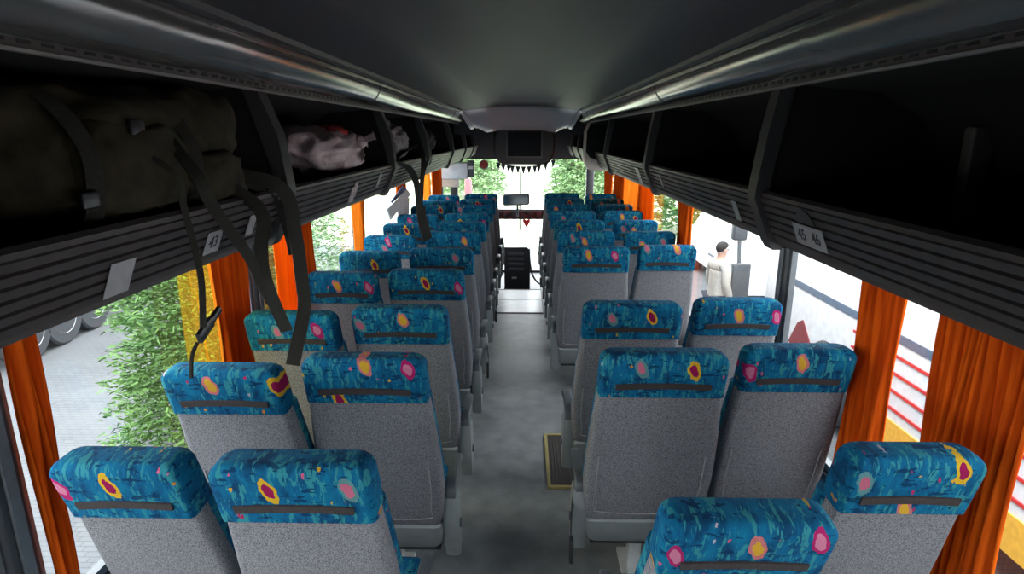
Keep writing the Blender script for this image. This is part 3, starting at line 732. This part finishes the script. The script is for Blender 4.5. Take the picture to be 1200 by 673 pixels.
tag(e, 'rounded beige monitor with a black screen under the right rack', 'monitor')

p0 = at_y(517, 191, 8.75); p1 = at_y(548, 210, 8.75)
e = empty('overhead_console', ((p0.x + p1.x) / 2, 8.75, p1.z)); hw = (p1.x - p0.x) / 2; hh = p0.z - p1.z
MB().rbox(-hw, hw, 0, .25, 0, hh, .012).build('silver_box', M('brushed_silver', (.80, .84, .90), (.66, .70, .76), 10, .4, .2), e)
MB().rbox(-hw, hw * .25, .03, .22, -.12, -.002, .012).build('beige_tray', BEI, e)
MB().rbox(hw + .005, hw + .09, .02, .2, .02, hh + .03, .01).build('control_unit', PLD, e)
MB().box(hw + .015, hw + .08, .012, .02, hh * .62, hh * .8).build('display', M('pale_display', (.5, .55, .6), None, 20, .3), e)
tag(e, 'silver overhead box with beige tray by the front left window', 'console')

# windscreen
fw = MB(); fw.box(-WX, WX, YF - .02, YF + .05, -1.0, -.42)
wf = struct(fw.build('wall_front', WALLM))
wn += 1
f = MB()
for s in (-1, 1): f.rbox(*sorted((s * 1.16, s * 1.30)), YF - .04, YF + .06, -.42, 1.70, .02)
f.box(-1.16, 1.16, YF - .03, YF + .05, .70, .78); f.box(-1.16, 1.16, YF - .03, YF + .05, -.42, -.36)
ws = struct(f.build('window_%d' % wn, PILM))
for z0_, z1_ in ((.78, 1.69), (-.36, .70)):
    g = MB(); g.add([(-1.16, YF + .02, z0_), (1.16, YF + .02, z0_), (1.16, YF + .02, z1_), (-1.16, YF + .02, z1_)], [(0, 1, 2, 3)]); g.build('pane', GLASS, ws, False)
# pennants
pts = [at_y(px, py, 10.2) for px, py in ((582, 190), (594, 193), (607, 195), (620, 195), (634, 192.5), (651, 186))]
sp = spline(pts, 6); e = empty('pennant_string', tuple(sp[0])); o0 = sp[0]
MB().tube([q - o0 for q in sp], .004, 6).build('string', M('white_cord', (.6, .6, .6), None, 20, .7), e)
PW, PB = M('pennant_dark', (.06, .06, .08), None, 20, .8), M('pennant_pale', (.75, .75, .75), None, 20, .8)
for i in range(11):
    q = sp[min(len(sp) - 1, int((i + .5) / 11 * len(sp)))] - o0
    MB().prism([(q.x - .042, q.z), (q.x + .042, q.z), (q.x, q.z - .14)], 'Y', q.y - .003, q.y + .003).build('pennant', PW if i % 4 else PW, e)
tag(e, 'string of dark triangular pennants across the windscreen top', 'pennant string')
q = at_y(567, 193, YF - .06)
o = MB().lathe([(0, 0), (.085, 0), (.085, .004), (0, .004)], (0, 0, 0), 'Y', 24, 0); o.lathe([(.045, -.002), (.065, -.002), (.065, 0), (.045, 0)], (0, 0, 0), 'Y', 24, 1)
o = o.build('windscreen_sticker', [M('sticker_grey', (.16, .16, .16), None, 20, .6), M('sticker_red', (.35, .05, .04), None, 20, .6)]); o.location = q
tag(o, 'round dark sticker with a ring at the top left of the windscreen', 'sticker')
# interior mirror
c_ = at_y(605, 234, 9.9); e = empty('rear_view_mirror', tuple(c_))
b = MB(); b.loft([[(x * k_, y, z * k_ + .035 * x) for x, z in rrect(-.22, .22, -.095, .095, .04, 4)] for y, k_ in ((-.025, .96), (0, 1), (.05, .85))]); b.build('housing', PLD, e)
MB().loft([[(x, y, z + .035 * x) for x, z in rrect(-.195, .195, -.073, .073, .03, 4)] for y in (-.032, -.024)]).build('mirror_glass', M('mirror_silver', (.6, .62, .64), None, 20, .08, 1.0), e)
MB().tube([(.02, .03, -.05), (.02, .10, -.22), (.02, .3, -.32)], .018, 8).build('stem', PLD, e)
tag(e, 'rectangular rear-view mirror in front of the windscreen', 'mirror')
# dashboard valance with heart pennant
za, zb_ = at_y(607, 247, 10.7).z, at_y(607, 257, 10.7).z
v = MB(); n = 40; rows = []
for zz in (za, (za + zb_) / 2, zb_): rows.append([(-.95 + 1.9 * i / n, 10.7 + .02 * math.sin(i * 2.1), zz) for i in range(n + 1)])
v.loft(rows, closed=False); o = v.build('dashboard_valance', M('dark_red_plush', (.10, .012, .014), (.015, .012, .014), 9, .9, lo=.45, hi=.6)); sm = o.modifiers.new('thick', 'SOLIDIFY'); sm.thickness = .02
tag(o, 'dark red fringed valance strip across the windscreen crossbar', 'valance')
h0 = at_y(617, 257, 10.6)
o = MB().loft([[(x, y, z) for x, z in [(0, -.15), (.06, -.05), (.065, -.015), (.04, .0), (.0, -.02), (-.04, 0), (-.065, -.015), (-.06, -.05)]] for y in (-.01, .01)]).build('heart_pennant', M('red_felt', (.6, .02, .03), None, 20, .8)); o.location = h0
tag(o, 'small red heart pennant hanging from the windscreen valance', 'pennant')
# dashboard console and curved rail
p0, p1 = at_y(591, 290, 9.5), at_y(621, 338, 9.5)
e = empty('dashboard_console', ((p0.x + p1.x) / 2, 9.5, -.40)); hw = (p1.x - p0.x) / 2; top = p0.z + .40; bot = 0.0
MB().loft([[(-hw, y, bot), (hw, y, bot), (hw, y, top - .06), (hw - .05, y, top), (-hw, y, top)] for y in (0, .45)]).build('body', M('dash_black', (.025, .026, .03), None, 20, .35), e)
for j in range(4):
    MB().rbox(-hw + .06, hw - .10, -.012, .002, top - .13 - j * .085, top - .08 - j * .085, .006).build('switch_panel', M('dash_grey', (.09, .095, .10), None, 20, .3), e)
MB().rbox(-hw + .12, -hw + .20, -.01, .002, top - .52, top - .49, .003).build('badge', LEGM, e)
tag(e, 'black dashboard console with switch rows at the end of the aisle', 'dashboard')
pts = [at_y(px, py, 9.3) for px, py in ((620, 292), (621, 308), (624, 322), (630, 331), (637, 334))]
o0 = Vector(pts[0]); o0 = Vector((o0.x, o0.y, at_y(637, 337, 9.3).z))
b = MB(); b.tube([q - o0 for q in spline(pts, 6)], .014, 8); b.tube([Vector(pts[0]) - o0, Vector((pts[0].x, pts[0].y, -.40)) - o0], .012, 8)
o = b.build('entry_handrail', BLK); o.location = o0
tag(o, 'black curved handrail beside the dashboard console', 'handrail')
# white door pillar panel by the entry
wp = empty('wiper', tuple(at_y(609, 292, YF + .12)))
top_ = at_y(609, 200, YF + .12) - wp.location
MB().tube([(0, 0, 0), tuple(top_)], .012, 6).build('arm', PLD, wp); MB().tube([tuple(top_ * .25 + Vector((.02, -.02, 0))), tuple(top_ * .98 + Vector((.02, -.02, 0)))], .007, 6).build('blade', BLK, wp)
tag(wp, 'thin upright wiper on the outside of the windscreen', 'wiper')

# ------------------------------------------------------------------ outside
GZ = -1.20
def paving():
    a = N('paving'); tc = a.n('ShaderNodeTexCoord'); br = a.n('ShaderNodeTexBrick', i_Scale=4.0, i_Mortar_Size=.02)
    br.inputs['Color1'].default_value = (.095, .097, .10, 1); br.inputs['Color2'].default_value = (.078, .08, .085, 1); br.inputs['Mortar'].default_value = (.05, .05, .052, 1)
    a.l(tc.outputs['Object'], br.inputs['Vector']); no = a.n('ShaderNodeTexNoise', i_Scale=.9, i_Detail=6); a.l(tc.outputs['Object'], no.inputs['Vector'])
    c = a.mix(a.ramp(no.outputs[0], [(.4, (0, 0, 0)), (.65, (.6,) * 3)]), br.outputs[0], (.12, .121, .123))
    p = a.n('ShaderNodeBsdfPrincipled', i_Roughness=.85); a.l(c, p.inputs['Base Color']); a.l(p.outputs[0], a.out.inputs[0]); return a.m
g = MB(); g.add([(-60, -30, GZ), (60, -30, GZ), (60, 18, GZ), (-60, 18, GZ)], [(0, 1, 2, 3)]); struct(g.build('ground', paving(), None, False))
g = MB(); g.add([(-90, 18.02, GZ), (90, 18.02, GZ), (90, 140, GZ), (-90, 140, GZ)], [(0, 1, 2, 3)]); tag(g.build('lawn', M('lawn_grass', (.36, .38, .27), (.28, .31, .20), 3, .9, bump=.5, bscale=30), None, False), 'pale green grass beyond the paved yard ahead', 'grass', None, 'stuff')

NEED = M('fir_needles', (.085, .17, .03), (.04, .105, .018), 9, .7); BARK = M('bark', (.10, .07, .05), None, 20, .9, bump=.6)
NEED_HAZE = M('hazed_needles', (.22, .34, .15), (.14, .24, .10), 6, .8)  # paler copy of the needles, haze put into the colour
def fir(c, h, rad, label, seed, nb=260, leaf=.07, mat=None, low=.03, power=.8, spr=26, thin=.17):
    rd = random.Random(seed); e = empty('fir_tree', c); fo = MB()
    for i in range(nb):
        t = low + (1 - low) * (i + rd.random()) / nb; z = h * t; L = rad * (1 - t) ** power * rd.uniform(.75, 1.1) + .06
        a = i * 2.39996 + rd.uniform(-.3, .3); d = Vector((math.cos(a), math.sin(a), 0)); side = Vector((-d.y, d.x, 0))
        for j in range(spr):
            u = rd.random() ** .6; p = d * L * u + Vector((0, 0, z + L * (.22 * u - .28 * u * u)))
            p += side * rd.uniform(-1, 1) * L * .30 * (1 - .6 * u) + Vector((0, 0, rd.uniform(-.05, .05)))
            q = (d * rd.uniform(.3, 1) + side * rd.uniform(-1, 1) + Vector((0, 0, rd.uniform(-.35, .45)))).normalized() * leaf * rd.uniform(.7, 1.6)
            wv = q.cross(Vector((rd.uniform(-1, 1), rd.uniform(-1, 1), rd.uniform(-1, 1)))).normalized() * leaf * thin
            fo.add([p - wv, p + wv, p + q * .6 + wv * .8, p + q, p + q * .6 - wv * .8], [(0, 1, 2, 3, 4)])
    fo.build('foliage', mat or NEED, e, False)
    MB().tube([(0, 0, 0), (0, 0, h * .5), (0, 0, h * .95)], [.05 * h / 3 + .02, .03 * h / 3 + .01, .008], 8).build('trunk', BARK, e)
    tag(e, label, 'tree', 'fir trees outside'); return e
fir((-3.25, 5.9, GZ), 4.4, 1.05, 'bushy green fir tree close outside the left window', 1, 800, .06, power=.55, spr=75, thin=.16)
fir((-4.6, 12.2, GZ), 4.2, 1.3, 'slender fir tree farther outside, seen beyond the dark red curtain', 2, 300, .085, NEED_HAZE, spr=40)
fir((-3.75, 8.4, GZ), 3.6, .9, 'fir tree showing between the orange curtains on the left', 5, 380, .07, power=.6, spr=60)
fir((-3.0, 33, GZ), 6.5, 2.3, 'tall pale fir tree on the left through the windscreen', 3, 480, .15, NEED_HAZE, spr=60, power=.7, thin=.2)
fir((3.0, 31, GZ), 5.0, 1.9, 'round pale fir tree on the right through the windscreen', 4, 460, .15, NEED_HAZE, spr=60, power=.6, thin=.2)
fir((6.6, 21, GZ), 6.5, 2.6, 'dark green tree outside the far right windows', 6, 420, .22, NEED, spr=34, power=.5)

# lorry at the far left with big wheels
TYRE = M('tyre_rubber', (.035, .036, .04), None, 30, .75); RIM = M('wheel_steel', (.40, .41, .43), (.28, .29, .30), 20, .4, .4)
WHT = M('white_paint', (.80, .80, .80), None, 10, .35)
def wheel(parent, x, y, r, w, s):
    tyre = [(r * .60, 0), (r * .93, 0), (r, .03), (r, w - .03), (r * .93, w), (r * .6, w)]
    o = MB().lathe([(r * .6, .001)] + tyre + [(r * .6, w - .001)], (0, 0, 0), 'X', 36).build('wheel', TYRE, parent); o.location = (x, y, r)
    xx = w if s > 0 else 0; k_ = 1 if s > 0 else -1
    m = MB().lathe([(0, 0), (r * .2, 0), (r * .22, -.03 * k_), (r * .42, -.07 * k_), (r * .5, -.06 * k_), (r * .6, .005 * k_), (r * .62, -.02 * k_), (r * .61, -.12 * k_), (0, -.12 * k_)], (xx, 0, 0), 'X', 30)
    for j in range(10):
        a = j * math.pi / 5; m.lathe([(0, -.06 * k_), (.018, -.06 * k_), (.018, -.02 * k_), (0, -.02 * k_)], (xx, r * .33 * math.cos(a), r * .33 * math.sin(a)), 'X', 6)
    m.build('rim', RIM, o)
wa, wb2 = at_z(45, 422, GZ), at_z(87, 402, GZ); wc = at_z(118, 384, GZ); ddir = (wc - wa); LR = math.atan2(-ddir.x, ddir.y)
tr = empty('lorry', tuple(wa), LR); WR = .46
ax = [0, (wb2 - wa).length, ddir.length]
for y in ax + [6.2]: wheel(tr, -.32, y, WR, .30, 1)
MB().box(-2.3, -.36, -1.2, 8.6, .80, .98).build('chassis', M('chassis_dark', (.04, .04, .045), None, 20, .6), tr)
MB().rbox(-2.5, .06, -1.4, 8.6, 1.06, 3.5, .03).build('box_body', WHT, tr)
MB().rbox(-.33, .0, -WR - .12, -WR - .09, .25, 1.06, .01).build('mudflap', BLK, tr)
for y in ax + [6.2]: wheel(tr, -2.3, y, WR, .30, -1)
tag(tr, 'white lorry with big dark wheels parked on the far left', 'truck')

REDW = M('faded_red_paint', (.42, .08, .09), None, 12, .5)
for px, nm in ((533, 'thin'), (549, 'thick')):
    q = at_z(px, 330, GZ); q = CAM + (at_y(px, 228, 15.0) - CAM); e = empty('gate_post', (q.x, 15.0, GZ)); r_ = .045 if nm == 'thin' else .09
    MB().lathe([(r_ * 1.5, 0), (r_ * 1.5, .04), (r_, .05), (r_, 2.2), (r_ * .7, 2.25), (0, 2.26)], (0, 0, 0), 'Z', 16).build('post', REDW, e)
    MB().lathe([(r_ + .004, 1.0), (r_ + .004, 1.25)], (0, 0, 0), 'Z', 16).build('white_band', WHT, e)
    tag(e, nm + ' faded red post outside, below the silver overhead box', 'post', 'red posts outside')

# white coach parked on the right
co = empty('parked_coach', (3.55, -3.2, GZ))
b = MB(); rings = []
for y, k_, dz in ((0, .97, 0), (.12, 1, 0), (11.3, 1, 0), (11.75, .97, -.02), (11.95, .86, -.1)):
    rings.append([(1.25 + (x - 1.25) * k_, y, max(.28, z + (dz if z > 2 else 0))) for x, z in rrect(0, 2.5, .28, 3.35, .16, 4)])
b.loft(rings).build('body', WHT, co)
def band(z0_, z1_, name, m, y0_=.2, y1_=11.2): return MB().box(-.012, .004, y0_, y1_, z0_, z1_).build(name, m, co)
band(1.42, 1.50, 'waist_trim', M('slate_trim', (.10, .13, .18), None, 20, .4))
REDP = M('red_stripe', (.60, .03, .03), None, 20, .4); YEL = M('amber_stripe', (.80, .42, .05), None, 20, .4)
for z in (1.27, 1.10, .93, .76): band(z, z + .028, 'stripe', REDP, .2, 9.3)
band(.36, .66, 'amber_band', YEL, .2, 9.2)
MB().prism([(10.15, .80), (10.45, .62), (10.75, .66), (10.55, .98), (10.42, 1.05)], 'X', -.011, .004).build('red_flash', M('deep_red', (.22, .02, .025), None, 20, .4), co)
MB().lathe([(0, 0), (.06, 0), (.06, .015), (0, .015)], (-.014, 11.1, 1.20), 'X', 16).build('marker_lamp', REDP, co)
for y in (2.0, 9.75): wheel(co, -.02, y, .50, .3, -1)
b = MB(); b.tube(spline([(.35, 11.9, 3.0), (.05, 12.15, 2.9), (-.2, 12.22, 2.6), (-.25, 12.22, 2.1)], 5), .035, 8); b.rbox(-.36, -.14, 12.15, 12.3, 1.75, 2.15, .04); b.tube([(-.25, 12.2, 1.8), (-.24, 12.1, 1.2)], .03, 8)
b.build('wing_mirror', M('mirror_shell', (.085, .088, .094), None, 20, .4), co)
MB().rbox(-.36, -.08, 12.05, 12.2, .70, 1.42, .03).build('lower_mirror', MATS['mirror_shell'], co)
MB().rbox(.2, 2.3, 11.80, 11.97, 1.2, 2.9, .05).build('windscreen', SCR, co)
tag(co, 'white coach with red and amber stripes parked alongside on the right', 'coach')

# added white van, fills a bright white area ahead on the right
va = empty('added_van', (4.3, 11.2, GZ))
b = MB(); sidep = [(0, .3), (0, 1.0), (.12, 1.5), (.35, 1.66), (3.0, 1.66), (3.75, 1.15), (4.5, .98), (4.62, .8), (4.62, .3)]
b.loft([[(x, y, z * k_ + (1 - k_) * .5) for y, z in sidep] for x, k_ in ((0, .96), (.06, 1), (1.74, 1), (1.8, .96))]); b.build('body', WHT, va)
for y in (.8, 3.7): wheel(va, -.02, y, .32, .2, -1)
MB().box(-.012, .01, .35, 2.4, .62, .68).build('side_moulding', FRM, va)
tag(va, 'added white van filling a bright area low in the far right window', 'van')

# ------------------------------------------------------------------ the man outside
SKIN = M('skin', (.55, .33, .24), None, 20, .6); SHIRT = M('beige_shirt', (.50, .46, .40), None, 30, .85, bump=.4, bscale=12)
TROU = M('dark_trousers', (.06, .06, .075), None, 30, .9); HAIR = M('dark_hair', (.03, .022, .018), None, 60, .8)
def skin(name, pts, edges, rad, mat, parent, root_=0, sub=2):
    me = bpy.data.meshes.new(name); me.from_pydata(pts, edges, []); me.materials.append(mat); o = bpy.data.objects.new(name, me); col.objects.link(o); o.parent = parent
    import bmesh
    bm = bmesh.new(); bm.from_mesh(me); bm.verts.layers.skin.verify(); bm.to_mesh(me); bm.free()
    for i, v_ in enumerate(me.skin_vertices[0].data): v_.radius = rad[i] if isinstance(rad[i], tuple) else (rad[i], rad[i]); v_.use_root = i == root_
    m = o.modifiers.new('skin', 'SKIN'); m.use_smooth_shade = True; s_ = o.modifiers.new('sub', 'SUBSURF'); s_.levels = s_.render_levels = sub
    return o
pc = at_z(845, 289, .47); pe = empty('person', (pc.x, pc.y, GZ), R(-76))
# faces local -Y... body built facing +Y, then turned to look to the right of the view
P_ = [(0, 0, .93), (0, -.01, 1.12), (0, 0, 1.32), (0, 0, 1.42), (0, .015, 1.50), (0, .03, 1.58), (0, .03, 1.66),
      (.10, 0, .88), (.11, .02, .50), (.11, -.02, .09), (.11, .13, .04), (-.10, 0, .88), (-.11, .03, .50), (-.11, -.02, .09), (-.11, .13, .04),
      (.19, 0, 1.38), (.25, -.02, 1.12), (.24, .08, .88), (.235, .11, .80), (-.19, 0, 1.38), (-.25, -.01, 1.12), (-.24, .10, .88), (-.235, .13, .80)]
E_ = [(0, 1), (1, 2), (2, 3), (3, 4), (4, 5), (5, 6), (0, 7), (7, 8), (8, 9), (9, 10), (0, 11), (11, 12), (12, 13), (13, 14), (3, 15), (15, 16), (16, 17), (17, 18), (3, 19), (19, 20), (20, 21), (21, 22)]
r_ = [(.15, .10), (.14, .095), (.16, .105), (.11, .08), .055, (.078, .095), (.070, .085), .085, .06, .042, .035, .085, .06, .042, .035, .06, .045, .034, .036, .06, .045, .034, .036]
for sgn, wi in ((1, 18), (-1, 22)):
    w0 = Vector(P_[wi])
    for f_, (dx_, dl) in enumerate(((-.026, .075), (-.009, .088), (.009, .082), (.026, .066))):
        i0 = len(P_); P_.append(tuple(w0 + Vector((dx_ * .4, .012 + dx_ * .5, -.045)))); P_.append(tuple(w0 + Vector((dx_ * .5 - sgn * .01, .02 + dx_ * .9, -.045 - dl * .55)))); P_.append(tuple(w0 + Vector((-sgn * .022, .022 + dx_ * .9, -.045 - dl))))
        E_ += [(wi, i0), (i0, i0 + 1), (i0 + 1, i0 + 2)]; r_ += [.012, .0095, .008]
    i0 = len(P_); P_ += [tuple(w0 + Vector((-sgn * .015, .04, -.02))), tuple(w0 + Vector((-sgn * .025, .055, -.06)))]; E_ += [(wi, i0), (i0, i0 + 1)]; r_ += [.012, .009]
body = skin('body', P_, E_, r_, SKIN, pe)
hm = MB(); hm.blob((0, .115, 1.605), (.016, .024, .026), 10, 8, 0, 1, 0); hm.build('nose', SKIN, pe)
for sgn in (-1, 1):
    MB().blob((sgn * .080, .025, 1.61), (.012, .022, .034), 10, 8).build('ear', SKIN, pe)
    MB().blob((sgn * .032, .108, 1.632), (.012, .008, .008), 10, 8).build('eye', HAIR, pe)
MB().blob((0, .106, 1.562), (.026, .010, .008), 10, 8).build('mouth', M('lips', (.35, .12, .10), None, 20, .6), pe)
hr = MB(); rings = []
for i in range(9):
    ring = []
    for j in range(24):
        a = 2 * math.pi * j / 24; f_ = math.sin(a); lo_ = 40 * max(f_, 0) - 52 * max(-f_, 0) - 6
        ph = R(lo_ + (88 - lo_) * i / 8); ring.append((.086 * math.cos(ph) * math.cos(a), .026 + .104 * math.cos(ph) * f_, 1.652 + .098 * math.sin(ph)))
    rings.append(ring)
hr.loft(rings).build('hair', HAIR, pe)
SP = [(0, 0, .78), (0, -.01, 1.12), (0, 0, 1.32), (0, 0, 1.43), (.20, 0, 1.385), (.255, -.02, 1.12), (.245, .07, .92), (-.20, 0, 1.385), (-.255, -.01, 1.12), (-.245, .09, .92)]
skin('shirt', SP, [(0, 1), (1, 2), (2, 3), (3, 4), (4, 5), (5, 6), (3, 7), (7, 8), (8, 9)], [(.20, .15), (.18, .13), (.185, .13), (.125, .095), .08, .064, .052, .08, .064, .052], SHIRT, pe, 1)
TP = [(0, 0, .95), (.105, 0, .86), (.112, .02, .50), (.112, -.01, .10), (-.105, 0, .86), (-.112, .03, .50), (-.112, -.01, .10)]
skin('trousers', TP, [(0, 1), (1, 2), (2, 3), (0, 4), (4, 5), (5, 6)], [(.165, .12), .105, .08, .065, .105, .08, .065], TROU, pe)
for sgn in (-1, 1): MB().rbox(sgn * .11 - .045, sgn * .11 + .045, -.07, .20, 0, .07, .025).build('shoe', BLK, pe)
tag(pe, 'man in a pale shirt standing outside the right window, turned sideways', 'person')

# ------------------------------------------------------------------ light
w = bpy.data.worlds.new('overcast'); scene.world = w; w.use_nodes = True; nt = w.node_tree
bg = nt.nodes['Background']; tc = nt.nodes.new('ShaderNodeTexCoord'); sx = nt.nodes.new('ShaderNodeSeparateXYZ'); rp = nt.nodes.new('ShaderNodeValToRGB')
nt.links.new(tc.outputs['Generated'], sx.inputs[0]); nt.links.new(sx.outputs[2], rp.inputs[0]); nt.links.new(rp.outputs[0], bg.inputs[0])
rp.color_ramp.elements[0].position = 0; rp.color_ramp.elements[0].color = (.95, .97, 1, 1); rp.color_ramp.elements[1].position = 1; rp.color_ramp.elements[1].color = (.85, .92, 1, 1)
bg.inputs[1].default_value = 1.0
vs = scene.view_settings; vs.view_transform = 'Standard'; vs.look = 'None'; vs.gamma = 1; vs.use_curve_mapping = False; vs.exposure = 3.4
scene.cycles.max_bounces = 10; scene.cycles.diffuse_bounces = 6; scene.cycles.transparent_max_bounces = 24
